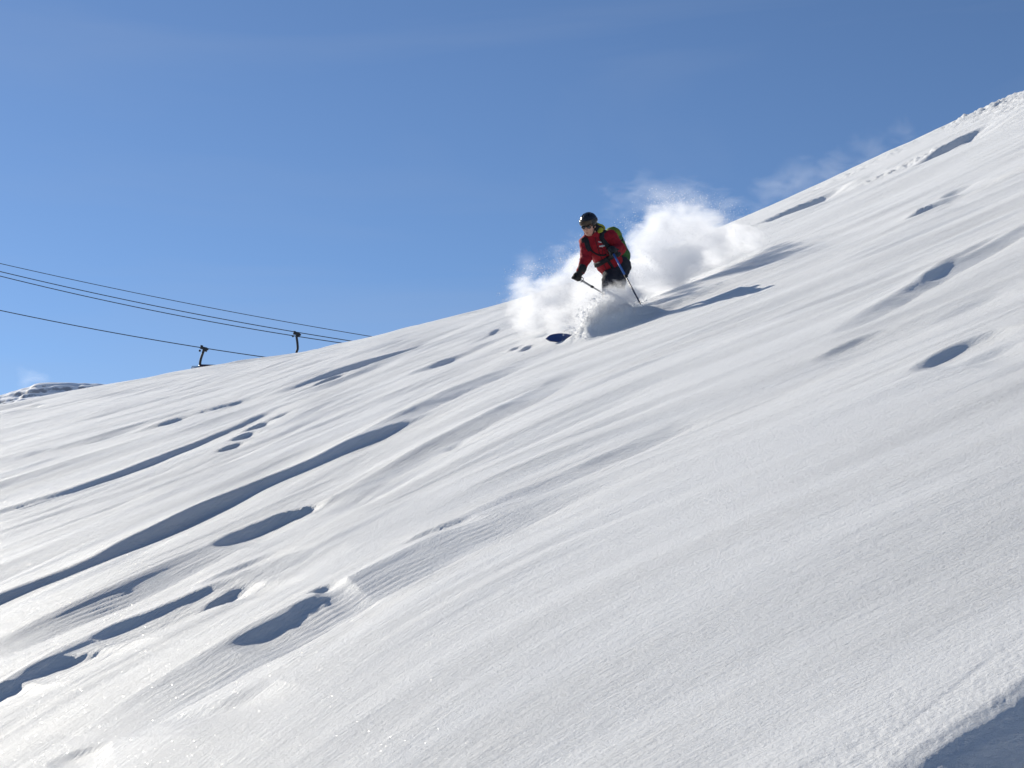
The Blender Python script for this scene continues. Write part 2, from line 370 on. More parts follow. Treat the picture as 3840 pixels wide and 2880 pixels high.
def build_features(x, y):
    h = np.zeros(x.shape)
    for pts, d, w, wb, wr, rho in STEPS+GROOVES:
        pl = smooth_poly(drift_path(pts)) if max(abs(pts[0][0]), abs(pts[0][1])) > 50 else np.array(pts)
        for _ in range(150 if .15 < w < .4 else 12): pl[1:-1] = .25*pl[:-2]+.5*pl[1:-1]+.25*pl[2:]
        mg = 4*max(wb, wr)+w
        m = (x > pl[:, 0].min()-mg) & (x < pl[:, 0].max()+mg) & (y > pl[:, 1].min()-mg) & (y < pl[:, 1].max()+mg)
        if not m.any(): continue
        xs, ys = x[m], y[m]
        ww = min(w, .07); wob = .45*ww*perlin(xs*1.3, ys*1.3, 31) + .12*ww*perlin(xs*6, ys*6, 32)
        sd, t = poly_dist(xs, ys, pl); sd = sd + wob + min(.05*w, .0015)*perlin(xs*9, ys*5, 37)
        ch = pl[-1]-pl[0]; t = ((xs-pl[0, 0])*ch[0]+(ys-pl[0, 1])*ch[1])/(ch@ch)
        tap = np.clip(np.sin(np.pi*np.clip(t, 0, 1)), 0, 1)**(.7 if len(pts) > 5 else 1.0)*np.clip(1+(.22 if w > .15 else .4)*perlin(xs*1.1+d*90, ys*.6, 36), .4, 1.4)
        sp = np.maximum(sd, 0)
        if .15 < w < .4:      # lee flank: short steep lip, evenly sloping rippled face, then a clear turn up to the next drift
            dr = np.clip(.86*sp/w + .14*(1-np.exp(-sp/.09)), 0, 1)*sstep(-.06, .10, sd)
            low = -(1-rho)*np.exp(-np.maximum(sd-w, 0)/wr*1.3)
        else:
            dr = sstep(-.3 if w < .4 else 0, 1, sd/w)      # rounded lip
            low = -(1-rho)*np.exp(-(np.maximum(sd-w, 0)/(1.35*wr))**1.7)
        up = rho*np.exp(-np.maximum(-sd, 0)/wb*1.6) - (np.where(sd < 0, 0, dr) if .15 < w < .4 else dr)
        prof = np.where(sd < w, up, low)
        h[m] += d*tap*prof
        if w > .15:      # wind ripples combed into the broad lee flanks
            rp = np.sin(sd/.0095*1.25 + 3.0*perlin(xs*2.2, ys*1.1, 33) + 1.0*perlin(xs*6, ys*2.5, 34))*(.6+.8*perlin(xs*3, ys*2, 35))
            h[m] += .0022*tap*rp*sstep(-.05, .1, sd)*(1-sstep(w, w+wr*1.3, sd))
    return h

ROUGH = [  # broken snow: (path, half width m, height m)
    ([(1800, 395), (1850, 370), (1950, 322), (2050, 270), (2150, 228), (2230, 196)], .9, .045),
    ([(1880, 388), (1950, 358), (2020, 325)], .35, .07), ([(2090, 250), (2140, 238), (2240, 215)], .8, .05),
    ([(1620, 490), (1700, 456), (1780, 425)], .3, .03), ([(1980, 455), (2000, 445)], .12, .03),
    ([(1900, 1650), (1980, 1595), (2080, 1525), (2240, 1420)], .30, .0022),
]
SKI = (1.10, 19.3)                 # where the skier stands
WAVE = [((0.62, 19.02), .02), ((0.76, 18.98), .08), ((0.92, 18.96), .26), ((1.08, 18.98), .36), ((1.26, 19.02), .36), ((1.50, 19.12), .17), ((1.85, 19.3), .08), ((2.4, 19.7), .03)]
def wave(x, y):
    m = (np.abs(x-1.3) < 2.2) & (np.abs(y-19.3) < 2)
    h = np.zeros(x.shape)
    if not m.any(): return h
    xs, ys = x[m], y[m]
    pl = np.array([p for p, _ in WAVE]); hh = np.array([a for _, a in WAVE])
    seg = np.hypot(*(pl[1:]-pl[:-1]).T); cum = np.r_[0, np.cumsum(seg)]/seg.sum()
    sd, t = poly_dist(xs, ys, pl)
    sd = sd + .05*perlin(xs*5, ys*5, 3)
    a = np.interp(t, cum, hh)
    # toward the camera (positive side) a short steep front, behind a trough round the legs
    prof = np.where(sd > 0, np.exp(-(sd/.17)**2), np.exp(-(sd/.30)**2))
    rib = 1 + .09*perlin(t*34+sd*9, sd*7+t*6, 5) + .20*perlin(xs*11, ys*11, 6) + .14*perlin(xs*24, ys*24, 7)
    rib = 1+(rib-1)*np.clip(a/.3, .15, 1)
    h[m] = a*prof*rib
    return h

def stream(x, y):
    xc = np.clip(x, -14, 14); k = STREAM[3]
    return y - STREAM[0]*x - STREAM[1]*(xc - k*np.log1p(np.exp((xc-STREAM[2])/k)))
def detail(x, y):
    psi = stream(x, y); al = .6*x+.8*y
    w = sstep(-1.4, .6, x)
    def lay(L, W, sd):
        wv = .8*perlin(al/L*.8, psi/W*.25, sd+50)
        return perlin(al/L+3.1, psi/(W*2.6)+wv, sd)*(1-w) + perlin(al/L+7.1, psi/(W*1.1)+wv, sd+1)*w
    amp = .25+.75*np.clip(perlin(x*.55+9, y*.3+4, 77)*1.8+.45, 0, 1)
    far = np.clip(y/12, .4, 1.25)
    h = .055*lay(8, 1.5, 11)*np.clip(y/9, .35, 1.3) + .032*lay(4.0, .5, 13)*amp*far
    h += .0125*lay(1.5, .17, 15)*amp*far + .0034*lay(.5, .06, 17)*amp*(1-.35*w)
    rz = np.clip(perlin(x*.9+2, y*.45+8, 91)*2.2-.2, 0, 1)      # rippled troughs
    h += .0032*rz*np.sin(psi/.052/2.6 + 2.5*perlin(al*.7, psi*.8, 93))*(1-w)
    return h
def rough(x, y):
    h = np.zeros(x.shape)
    for pts, hw, amp in ROUGH:
        pl = smooth_poly([GD(p) for p in pts], 3); mg = 2.5*hw
        m = (x > pl[:, 0].min()-mg) & (x < pl[:, 0].max()+mg) & (y > pl[:, 1].min()-mg) & (y < pl[:, 1].max()+mg)
        if not m.any(): continue
        xs, ys = x[m], y[m]; sd, t = poly_dist(xs, ys, pl)
        k = np.exp(-(sd/hw)**2); s = .9/max(amp, .04)**.6*.16 if amp < .03 else 1
        f = 2.6 if amp > .03 else 16
        n = np.abs(perlin(xs*f, ys*f*.8, 41)) + .6*np.abs(perlin(xs*f*2.3, ys*f*1.9, 42)) + .3*perlin(xs*f*5, ys*f*5, 43)
        h[m] += amp*k*(n*1.3-.25)
    return h
def height(x, y):
    x = np.asarray(x, float); y = np.asarray(y, float)
    return base_h(x, y) + build_features(x, y) + detail(x, y) + rough(x, y) + wave(x, y)
def hz(x, y): return float(height(np.array([x]), np.array([y]))[0])

def build_slope():
    ui = np.linspace(-.36, .36, 800)
    g = .36+np.cumsum(.0012*1.09**np.arange(1, 78)); g = g[g < 9]
    U = np.r_[-g[::-1], ui, g]
    ys = [1.2]
    while ys[-1] < 70:
        y = ys[-1]
        ys.append(y + (min((.0006 if y < 5.5 else .00026 if y < 11.5 else .00038)*y*y, .046*max(1, y/20)**1.4) if y > 3.2 else .02))
    while ys[-1] < 1500: ys.append(ys[-1]*1.09)
    Y = np.array(ys)
    uu, yy = np.meshgrid(U, Y)
    # wide columns stay wide near the camera: x = u*y with a floor so that the sheet also covers the ground at the feet
    xx = uu*(yy + np.where(np.abs(uu) > .36, 2.0*(np.abs(uu)-.36)/(1+np.abs(uu)), 0))
    zz = np.zeros_like(xx)
    for i in range(0, len(Y), 60): zz[i:i+60] = height(xx[i:i+60], yy[i:i+60])
    nr, nc = xx.shape
    co = np.stack([xx, yy, zz], -1).reshape(-1, 3).astype(np.float32)
    idx = np.arange(nr*nc).reshape(nr, nc)
    q = np.stack([idx[:-1, :-1], idx[:-1, 1:], idx[1:, 1:], idx[1:, :-1]], -1).reshape(-1, 4).astype(np.int32)
    me = bpy.data.meshes.new('snow_slope'); me.vertices.add(len(co)); me.vertices.foreach_set('co', co.ravel())
    me.loops.add(q.size); me.loops.foreach_set('vertex_index', q.ravel())
    me.polygons.add(len(q)); me.polygons.foreach_set('loop_start', np.arange(0, q.size, 4, dtype=np.int32))
    me.polygons.foreach_set('use_smooth', np.ones(len(q), bool))
    me.update(); me.validate(); me.materials.append(M['snow'])
    o = bpy.data.objects.new('snow_slope', me); col.objects.link(o); o['kind'] = 'structure'
    print('slope tris', 2*len(q)); return o
build_slope()

# ------------------------------------------------------------------ far snowy ridge on the left
def build_ridge():
    Y0 = 420.
    def prof(px):   # photo skyline of the ridge
        return np.interp(px, [-900, -300, 0, 60, 115, 130, 150, 185, 220, 300, 400, 480, 700, 1000], [1640, 1545, 1483, 1464, 1448, 1440, 1436, 1434, 1434, 1436, 1441, 1446, 1462, 1500])
    px = np.linspace(-900, 1000, 420); dep = np.r_[np.linspace(-1, -.42, 20), np.linspace(-.4, .05, 110), np.linspace(.08, 1, 20)]
    V = []
    for j, t in enumerate(dep):
        y = Y0 + t*60
        u, v = ray(px, prof(px)); x = u*Y0*1.0; ztop = CAMZ+v*Y0
        fall = np.where(t < 0, 26*(-t)**.9, (t**1.3)*40)
        z = ztop - fall
        yv = np.full_like(x, y)
        lev = z - (CAMZ+ray(0, 1478)[1]*Y0 + .115*(x-ray(0, 0)[0]*Y0)) + .5*perlin(x/9, yv/9, 64)
        # snow shelves that break over steep shaded steps
        sh = .42*np.sin(lev*2.9+.55*np.sin(lev*2.9))
        k = sstep(0, .05, abs(t))
        z = z + k*((sh if t < 0 else 0) + .35*perlin(x/6, yv/5, 61) + .22*perlin(x/1.9, yv/2.0, 62)) + .16*perlin(x/2.6, yv*0+1., 65)
        V.append(np.stack([x, np.full_like(x, y), z], -1))
    V = np.array(V); nr, nc, _ = V.shape; idx = np.arange(nr*nc).reshape(nr, nc)
    q = np.stack([idx[:-1, :-1], idx[:-1, 1:], idx[1:, 1:], idx[1:, :-1]], -1).reshape(-1, 4)
    m, nt, out = nmat('ridge_snow_rock'); N = nt.nodes; L = nt.links
    p = N.new('ShaderNodeBsdfPrincipled'); p.inputs['Roughness'].default_value = .8; L.new(p.outputs[0], out.inputs[0])
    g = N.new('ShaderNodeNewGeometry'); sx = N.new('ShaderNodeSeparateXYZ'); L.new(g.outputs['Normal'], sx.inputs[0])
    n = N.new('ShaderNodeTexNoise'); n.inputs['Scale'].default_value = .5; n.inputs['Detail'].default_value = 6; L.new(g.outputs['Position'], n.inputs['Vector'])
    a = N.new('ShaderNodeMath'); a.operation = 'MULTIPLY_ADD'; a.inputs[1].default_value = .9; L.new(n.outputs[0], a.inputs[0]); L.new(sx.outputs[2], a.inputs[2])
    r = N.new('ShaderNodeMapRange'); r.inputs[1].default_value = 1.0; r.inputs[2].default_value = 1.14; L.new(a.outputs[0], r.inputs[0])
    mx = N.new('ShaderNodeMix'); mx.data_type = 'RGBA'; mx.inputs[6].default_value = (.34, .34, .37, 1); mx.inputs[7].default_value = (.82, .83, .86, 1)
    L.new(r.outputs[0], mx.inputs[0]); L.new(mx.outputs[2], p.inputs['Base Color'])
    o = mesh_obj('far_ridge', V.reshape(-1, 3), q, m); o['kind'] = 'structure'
build_ridge()

# ------------------------------------------------------------------ chairlift
def rope(pxs, Y, label, rad=.055):
    xs = np.array([p[0] for p in pxs], float); ysv = np.array([p[1] for p in pxs], float)
    c = np.polyfit(xs, ysv, 2); X = np.linspace(-700, 1750, 40)
    pts = [at(x, np.polyval(c, x), Y) for x in X]
    o = mesh_obj('haul_rope', *tube(pts, rad, 6), M['rope'], base=pts[0])
    o['label'] = label; o['category'] = 'cable'; o['group'] = 'chairlift ropes across the sky'
rope([(0, 988), (716, 1140), (1387, 1261)], 206, 'topmost thin dark chairlift rope crossing the blue sky', .045)
rope([(0, 1018), (651, 1162), (1107, 1243), (1305, 1278)], 202.0, 'upper rope of the close pair passing over the right chair hanger')
rope([(0, 1035), (566, 1164), (1100, 1257), (1269, 1286)], 201.2, 'lower rope of the close pair gripped by the right chair hanger')
rope([(0, 1164), (352, 1234), (762, 1305), (1006, 1341)], 190, 'lowest rope carrying the chair with the visible hood')

def chair(px, py, Y, bend, label, hang=0.0, hood_dx=.25):
    b = at(px, py, Y); s = Y/FPX            # metres per photo pixel there
    base = b + Vector((0, 0, -4.75))
    t = thing('chairlift_chair', label, 'chairlift chair', base, 'chairs hanging from the lift')
    R = Vector((1, 0, 0)); Z = Vector((0, 0, 1)); Yv = Vector((0, 1, 0)); tl = Vector((.97, 0, -.22)).normalized(); tn = Vector((.22, 0, .97)).normalized()
    part('grip', join(boxg(b+tn*.0, (tl, Yv, tn), (.42, .14, .16), .05), boxg(b+tl*-.3+tn*.2, (tl, Yv, tn), (.16, .1, .1), .04),
                      boxg(b+tl*.22-tn*.22, (tl, Yv, tn), (.24, .16, .13), .05)), M['steel'], t, False)
    for dx in (-.52, .5):
        c = b + R*dx*(.9) - Z*(.30 if dx < 0 else .12)
        part('guide_roller', tube([c-Yv*.12, c-Yv*.05, c+Yv*.05, c+Yv*.12], [.10, .14, .14, .10], 14), M['steel'], t)
    e = bend
    path = [b-Z*.1, b+R*(-.06*e)-Z*.5, b+R*(-.22*e)-Z*1.0, b+R*(-.34*e)-Z*1.5, b+R*(-.38*e)-Z*1.9, b+R*(-.30*e)-Z*2.15, b+R*(-.15*e)-Z*2.3]
    path.append(b+R*(-.15*e)-Z*(2.32+hang)); path = [Vector(p) for p in smooth_poly([tuple(p) for p in path], 5)]
    part('hanger_arm', tube(path, [.13]*3+[.155]*(len(path)-3), 10), M['steel'], t)
    top = b - Z*(2.32+hang)
    # carrier frame with seat, backrest, bars and the raised wind hood
    fr = []
    for sx in (-1, 1):
        a = top + R*(sx*1.35)
        fr.append(tube([top+R*sx*.05, a+Z*.0, a-Z*.2+Yv*-.05, a-Z*1.55+Yv*.25, a-Z*1.75-Yv*.2, a-Z*1.78-Yv*.55], .045, 8))
    fr.append(tube([top-R*1.35-Z*.2, top-Z*.08, top+R*1.35-Z*.2], .05, 8))
    part('carrier_frame', join(*fr), M['steel'], t)
    for k in range(4):
        cx = (k-1.5)*.64
        part('seat_pad', boxg(top+R*cx-Z*1.70-Yv*.22, (R, Yv, Z), (.30, .26, .05), .08), M['seatpad'], t, False)
        part('backrest_pad', boxg(top+R*cx-Z*1.25+Yv*.18, (R, Z, Yv), (.30, .36, .05), .08), M['seatpad'], t, False)
    part('footrest_bar', tube([top-R*1.2-Z*1.0-Yv*.3, top-R*1.2-Z*1.75-Yv*.75, top-R*.9-Z*2.3-Yv*.7, top+R*.9-Z*2.3-Yv*.7, top+R*1.2-Z*1.75-Yv*.75, top+R*1.2-Z*1.0-Yv*.3], .03, 8), M['steel'], t)
    V = []; Fc = []; nu, nv = 24, 14
    for i in range(nu+1):
        for j in range(nv+1):
            w = (i/nu-.5)*2; a = j/nv*math.pi*.62
            sq = (1-abs(w)**4)**.35*.25+.75
            V.append(tuple(top + R*(w*1.45+hood_dx) + Yv*(.35-math.cos(a)*.75) + Z*(.38*math.sin(a)*sq-.18-.06*w)))
    for i in range(nu):
        for j in range(nv): a = i*(nv+1)+j; Fc.append((a, a+1, a+nv+2, a+nv+1))
    h = part('wind_hood', (V, Fc), M['bubble'], t)
    md = h.modifiers.new('thickness', 'SOLIDIFY'); md.thickness = .05
    return t
chair(764, 1306, 190, 1.0, 'dark chairlift chair on the lowest rope with its hood above the snow ridge', -.1, 1.0)
chair(1112, 1252, 201.4, -.5, 'chairlift chair on the paired ropes showing only its hanger arm above the ridge', .7)

# ------------------------------------------------------------------ implicit surfaces for the skier
def surface_nets(f, org, h):
    s = f < 0; nx, ny, nz = f.shape
    c = np.zeros((nx-1, ny-1, nz-1), np.int8)
    for a in (0, 1):
        for b in (0, 1):
            for d in (0, 1): c += s[a:nx-1+a, b:ny-1+b, d:nz-1+d]
    act = np.argwhere((c > 0) & (c < 8)); idm = -np.ones(c.shape, np.int64); idm[tuple(act.T)] = np.arange(len(act))
    acc = np.zeros((len(act), 3)); cnt = np.zeros(len(act))
    cor = [(a, b, d) for a in (0, 1) for b in (0, 1) for d in (0, 1)]
    for p in cor:
        for ax in range(3):
            if p[ax]: continue
            q = list(p); q[ax] = 1
            f0 = f[act[:, 0]+p[0], act[:, 1]+p[1], act[:, 2]+p[2]]; f1 = f[act[:, 0]+q[0], act[:, 1]+q[1], act[:, 2]+q[2]]
            m = (f0 < 0) != (f1 < 0); t = np.where(m, f0/np.where(m, f0-f1, 1), 0)
            v = np.tile(np.array(p, float), (len(act), 1)); v[:, ax] = t
            acc += v*m[:, None]; cnt += m
    V = (act + acc/cnt[:, None])*h + org
    Q = []
    for ax in range(3):
        o1, o2 = [(1, 2), (2, 0), (0, 1)][ax]
        sl0 = [slice(1, n-1) for n in f.shape]; sl1 = list(sl0); sl0[ax] = slice(0, f.shape[ax]-1); sl1[ax] = slice(1, f.shape[ax])
        A = s[tuple(sl0)]; B = s[tuple(sl1)]; e = np.argwhere(A != B)
        if not len(e): continue
        inside = A[tuple(e.T)]
        ofs = np.ones(3, int); ofs[ax] = 0; e = e+ofs
        def cell(da, db):
            k = e.copy(); k[:, o1] -= da; k[:, o2] -= db; return idm[tuple(k.T)]
        q = np.stack([cell(1, 1), cell(0, 1), cell(0, 0), cell(1, 0)], -1)
        q[~inside] = q[~inside][:, ::-1]; Q.append(q)
    return V, np.concatenate(Q)
def cap(p, a, b, ra, rb):
    a = np.array(a); b = np.array(b); ab = b-a
    t = np.clip(((p-a)@ab)/max(ab@ab, 1e-9), 0, 1)
    return np.linalg.norm(p-a-t[..., None]*ab, axis=-1) - (ra+(rb-ra)*t)
def ell(p, c, r, fr=None):
    q = p-np.array(c)
    if fr is not None: q = q@np.array(fr).T
    r = np.array(r); k0 = np.linalg.norm(q/r, axis=-1); k1 = np.linalg.norm(q/(r*r), axis=-1)
    return k0*(k0-1)/np.maximum(k1, 1e-9)
def smin(a, b, k=.03):
    h = np.clip(.5+.5*(b-a)/k, 0, 1); return b+(a-b)*h-k*h*(1-h)
def smax(a, b, k=.01): return -smin(-a, -b, k)
def smany(ds, k=.03):
    r = ds[0]
    for d in ds[1:]: r = smin(r, d, k)
    return r
ZS = .2652/ (FPX/SKI[1])                     # metres per pixel of the close study of the skier
O3 = at(2060+800*.2652, 740+1100*.2652, SKI[1])
def Zp(zx, zy, d): return np.array(((zx-800)*ZS, d, (1100-zy)*ZS))
RX = np.array((1, 0, 0)); FW = np.array((0, CP, SP)); UPV = np.array((0, -SP, CP))
def Lp(px, py, y):
    d = np.array(at(px, py, y)-O3); return np.array((d@RX, d@FW, d@UPV))
def to_world(V): V = np.asarray(V); return np.array(O3) + V[:, :1]*RX + V[:, 1:2]*FW + V[:, 2:3]*UPV
def W(p): return Vector(to_world([p])[0])
def mesh_sdf(fn, lo, hi, h):
    lo = np.array(lo, float); hi = np.array(hi, float); k = 4
    nb = np.ceil((hi-lo)/(h*k)).astype(int)
    gc = np.stack(np.meshgrid(*[lo[i]+h*k*(np.arange(nb[i])+.5)-h*.5 for i in range(3)], indexing='ij'), -1)
    fc = fn(gc); fine = np.repeat(np.repeat(np.repeat(fc, k, 0), k, 1), k, 2)
    ax = [lo[i]+h*np.arange(nb[i]*k) for i in range(3)]
    m = np.abs(fine) < h*k*1.6+.02
    ii = np.argwhere(m); pts = np.stack([ax[i][ii[:, i]] for i in range(3)], -1)
    fine[m] = fn(pts); V, Q = surface_nets(fine, lo, h); return to_world(V), Q
def mesh_sdf_full(fn, lo, hi, h):
    lo = np.array(lo, float); hi = np.array(hi, float); n = np.ceil((hi-lo)/h).astype(int)+1
    g = np.stack(np.meshgrid(*[lo[i]+h*np.arange(n[i]) for i in range(3)], indexing='ij'), -1)
    V, Q = surface_nets(fn(g), lo, h); return to_world(V), Q
def wr3(p, f, seed):      # soft folds
    return np.sin(p[..., 0]*f+2.1*np.sin(p[..., 2]*f*.7+seed)+seed)*np.sin(p[..., 2]*f*1.15+1.7*np.sin(p[..., 1]*f*.8)+seed*1.7)

# head frame
HC = Zp(548, 395, -.07)
hf = np.array((-.40, -.86, -.33)); hf /= np.linalg.norm(hf)
hu = np.array((-.04, 0, 1.)); hu -= hf*(hu@hf); hu /= np.linalg.norm(hu); hr = np.cross(hf, hu)
HR = np.stack([hr, hf, hu])
def hq(p): return (p-HC)@HR.T
def sd_head(p):
    q = hq(p)
    d = smany([ell(q, (0, -.012, .035), (.077, .096, .10)), ell(q, (0, .03, -.055), (.055, .058, .068)), cap(q, (-.03, .06, -.015), (.03, .06, -.015), .032, .032)], .03)
    d = smin(d, cap(q, (0, .083, .012), (0, .106, -.022), .010, .014), .014)
    d = smin(d, cap(q, (-.018, .082, -.058), (.018, .082, -.058), .007, .007), .008)
    d = smin(d, ell(q, (0, .078, -.092), (.02, .016, .014)), .014)
    d = smax(d, -ell(q, (0, .096, -.0655), (.022, .006, .0022)), .004)
    for s in (-1, 1): d = smin(d, ell(q, (s*.078, -.005, .0), (.01, .02, .032)), .008)
    return d
SHR, SHL = Zp(512, 628, .0), Zp(862, 545, .06); ELR, ELL_ = Zp(508, 862, -.04), Zp(995, 722, -.02); WRR, WRL = Zp(428, 1050, -.13), Zp(905, 785, -.22)
HPR, HPL = Zp(915, 1000, .18), Zp(1040, 965, .24); KNR, KNL = Zp(845, 1190, -.05), Zp(985, 1170, .05); FTR, FTL = Zp(850, 1720, .12), Zp(985, 1700, .22)
def sd_body(p):
    d = smany([cap(p, Zp(695, 650, .06), Zp(850, 880, .15), .125, .12), cap(p, Zp(850, 880, .15), Zp(985, 970, .23), .12, .13),
               cap(p, SHR, ELR, .05, .042), cap(p, ELR, WRR, .042, .03), cap(p, SHL, ELL_, .05, .042), cap(p, ELL_, WRL, .042, .03),
               cap(p, SHR, SHL, .06, .06), cap(p, HPR, KNR, .085, .06), cap(p, KNR, FTR, .058, .045), cap(p, HPL, KNL, .085, .06), cap(p, KNL, FTL, .058, .045),
               cap(p, WRR, Zp(405, 1085, -.14), .03, .024), cap(p, WRL, Zp(888, 780, -.25), .03, .024),
               cap(p, HC-hu*.06-hf*.02, Zp(675, 560, .03), .058, .065)], .03)
    return smin(d, sd_head(p), .02)
def sd_jacket(p):
    tor = smany([cap(p, Zp(690, 655, .06), Zp(845, 880, .15), .150, .158), cap(p, Zp(845, 880, .15), Zp(930, 1010, .20), .158, .150),
                 cap(p, SHR, SHL, .082, .09)], .05)
    pl = ((p[..., 0]/ZS+800-780)*220 + (1100-p[..., 2]/ZS-1100)*300)/372*ZS
    tor = smax(tor, pl, .012)
    tor = smin(tor, np.maximum(np.abs(pl+.022)-.018, tor-.004), .004)      # hem band
    arm = smany([cap(p, SHR, ELR, .084, .066), cap(p, ELR, WRR+(WRR-ELR)*.04, .066, .052)], .03)
    arm = smin(arm, smany([cap(p, SHL, ELL_, .088, .074), cap(p, ELL_, WRL, .074, .052)], .03), .01)
    d = smin(tor, arm, .028)
    colr = np.maximum(cap(p, Zp(672, 545, .02), HC-hu*.075-hf*.03, .088, .083), (p-HC)@hu+.085)
    d = smin(d, colr, .02)
    d = smax(d, -cap(p, HC-hu*.06+hf*.02, HC-hu*.10, .060, .040), .008)       # open neck
    return d + .0060*wr3(p, 38, .3) + .0030*wr3(p, 85, 1.3)
def sd_trousers(p):
    d = smany([ell(p, Zp(985, 955, .25), (.165, .17, .15)), cap(p, HPR, KNR, .118, .088), cap(p, HPL, KNL, .118, .09), cap(p, KNR, FTR, .088, .085), cap(p, KNL, FTL, .09, .085)], .035)
    return d + .006*wr3(p, 42, 2.2) + .003*wr3(p, 90, .4)

base_p = Vector((SKI[0], SKI[1], hz(*SKI)))
person = thing('person', 'skier in red jacket, dark trousers and black helmet bursting through powder', 'person', base_p)
part('body', mesh_sdf(sd_body, (-.52, -.42, -.6), (.42, .52, .80), .0085), M['skin'], person)
part('jacket', mesh_sdf(sd_jacket, (-.46, -.36, -.10), (.32, .46, .60), .0075), M['red'], person)
part('trousers', mesh_sdf(sd_trousers, (-.14, -.24, -.66), (.38, .50, .32), .0085), M['trouser'], person)

# helmet, goggles pushed up on it, sunglasses, hood
def sd_helmet(p):
    q = hq(p)
    d = ell(q, (0, -.018, .058), (.108, .128, .112))
    d = smax(d, -np.maximum(-(q[..., 1]-.040-.25*np.maximum(0, -q[..., 2])), q[..., 2]-.048), .01)
    d = smax(d, -(q[..., 2]+.062+.25*q[..., 1]), .012)
    return smax(d, -(np.abs(np.abs(q[..., 0])-.035)-.006+np.maximum(0, .04-np.abs(q[..., 1]+.03))*0+np.maximum(0, .135-q[..., 2])*1.0), .004)
hb = [HC-.19, HC+.22]
helmet = part('helmet', mesh_sdf(sd_helmet, *hb, .006), M['helmet'], person)
def band(p, rr, hh, wd, f0):
    q = hq(p); d = ell(q, (0, -.012, .062), rr)
    return smax(smax(d, np.abs(q[..., 2]-.068)-hh, .008), smax(np.abs(q[..., 0])-wd, f0-q[..., 1], .006), .008)
gog = part('goggles', mesh_sdf(lambda p: band(p, (.112, .145, .13), .037, .094, .045), *hb, .006), M['frame'], person)
part('goggle_lens', mesh_sdf(lambda p: band(p, (.114, .151, .135), .028, .082, .055), *hb, .006), M['lens'], gog)
def sd_strap(p):
    q = hq(p); d = ell(q, (0, -.018, .058), (.112, .132, .116)); return np.maximum(np.maximum(d, np.abs(q[..., 2]-.066)-.018), q[..., 1]-.05)
part('goggle_strap', mesh_sdf(sd_strap, *hb, .006), M['frame'], gog)
def sd_glasses(p):
    q = hq(p)
    return smany([ell(q, (-.034, .090, .008), (.031, .014, .024)), ell(q, (.034, .090, .008), (.031, .014, .024)), cap(q, (-.02, .098, .016), (.02, .098, .016), .006, .006)], .008)
gla = part('sunglasses', mesh_sdf(sd_glasses, HC-.13, HC+.13, .005), M['dark_lens'], person)
for s in (-1, 1): part('temple_arm', tube([W(HC+hr*s*.058+hf*.082+hu*.014), W(HC+hr*s*.078+hf*.04+hu*.016), W(HC+hr*s*.082-hf*.02+hu*.012)], .004, 6), M['frame'], gla)
part('lips', mesh_sdf(lambda p: np.minimum(ell(hq(p), (0, .088, -.0615), (.019, .0055, .0035)), ell(hq(p), (0, .087, -.069), (.017, .0055, .004))), HC-.16, HC+.16, .004), M['lip'], person)
part('chin_strap', tube([W(HC+hr*.07-hf*.0-hu*.04), W(HC+hr*.06+hf*.03-hu*.09), W(HC+hf*.045-hu*.118), W(HC-hr*.06+hf*.03-hu*.09), W(HC-hr*.07-hu*.04)], .006, 6), M['black'], person)
def sd_hood(p):
    d = smany([cap(p, Zp(672, 378, .02), Zp(742, 408, .05), .036, .040), cap(p, Zp(742, 408, .05), Zp(755, 470, .04), .038, .034)], .02)
    return d+.004*wr3(p, 60, .8)
def sd_hood_in(p):
    return smany([cap(p, Zp(655, 415, -.03), Zp(725, 428, .0), .040, .034), cap(p, Zp(640, 380, .0), Zp(650, 440, -.03), .040, .036)], .02)+.003*wr3(p, 60, 1.8)
hood = part('hood', mesh_sdf(sd_hood, Zp(580, 560, -.12), Zp(860, 280, .2), .006), M['lining'], person)
part('neck_gaiter', mesh_sdf(sd_hood_in, Zp(540, 560, -.14), Zp(840, 280, .16), .006), M['black'], hood)
def sd_flap(p): return np.maximum(cap(p, Zp(672, 505, -.055), Zp(722, 448, -.045), .016, .034), -(p[..., 1]+.10))
part('collar_flap', mesh_sdf(sd_flap, Zp(610, 560, -.14), Zp(800, 380, .05), .005), M['lining'], hood)

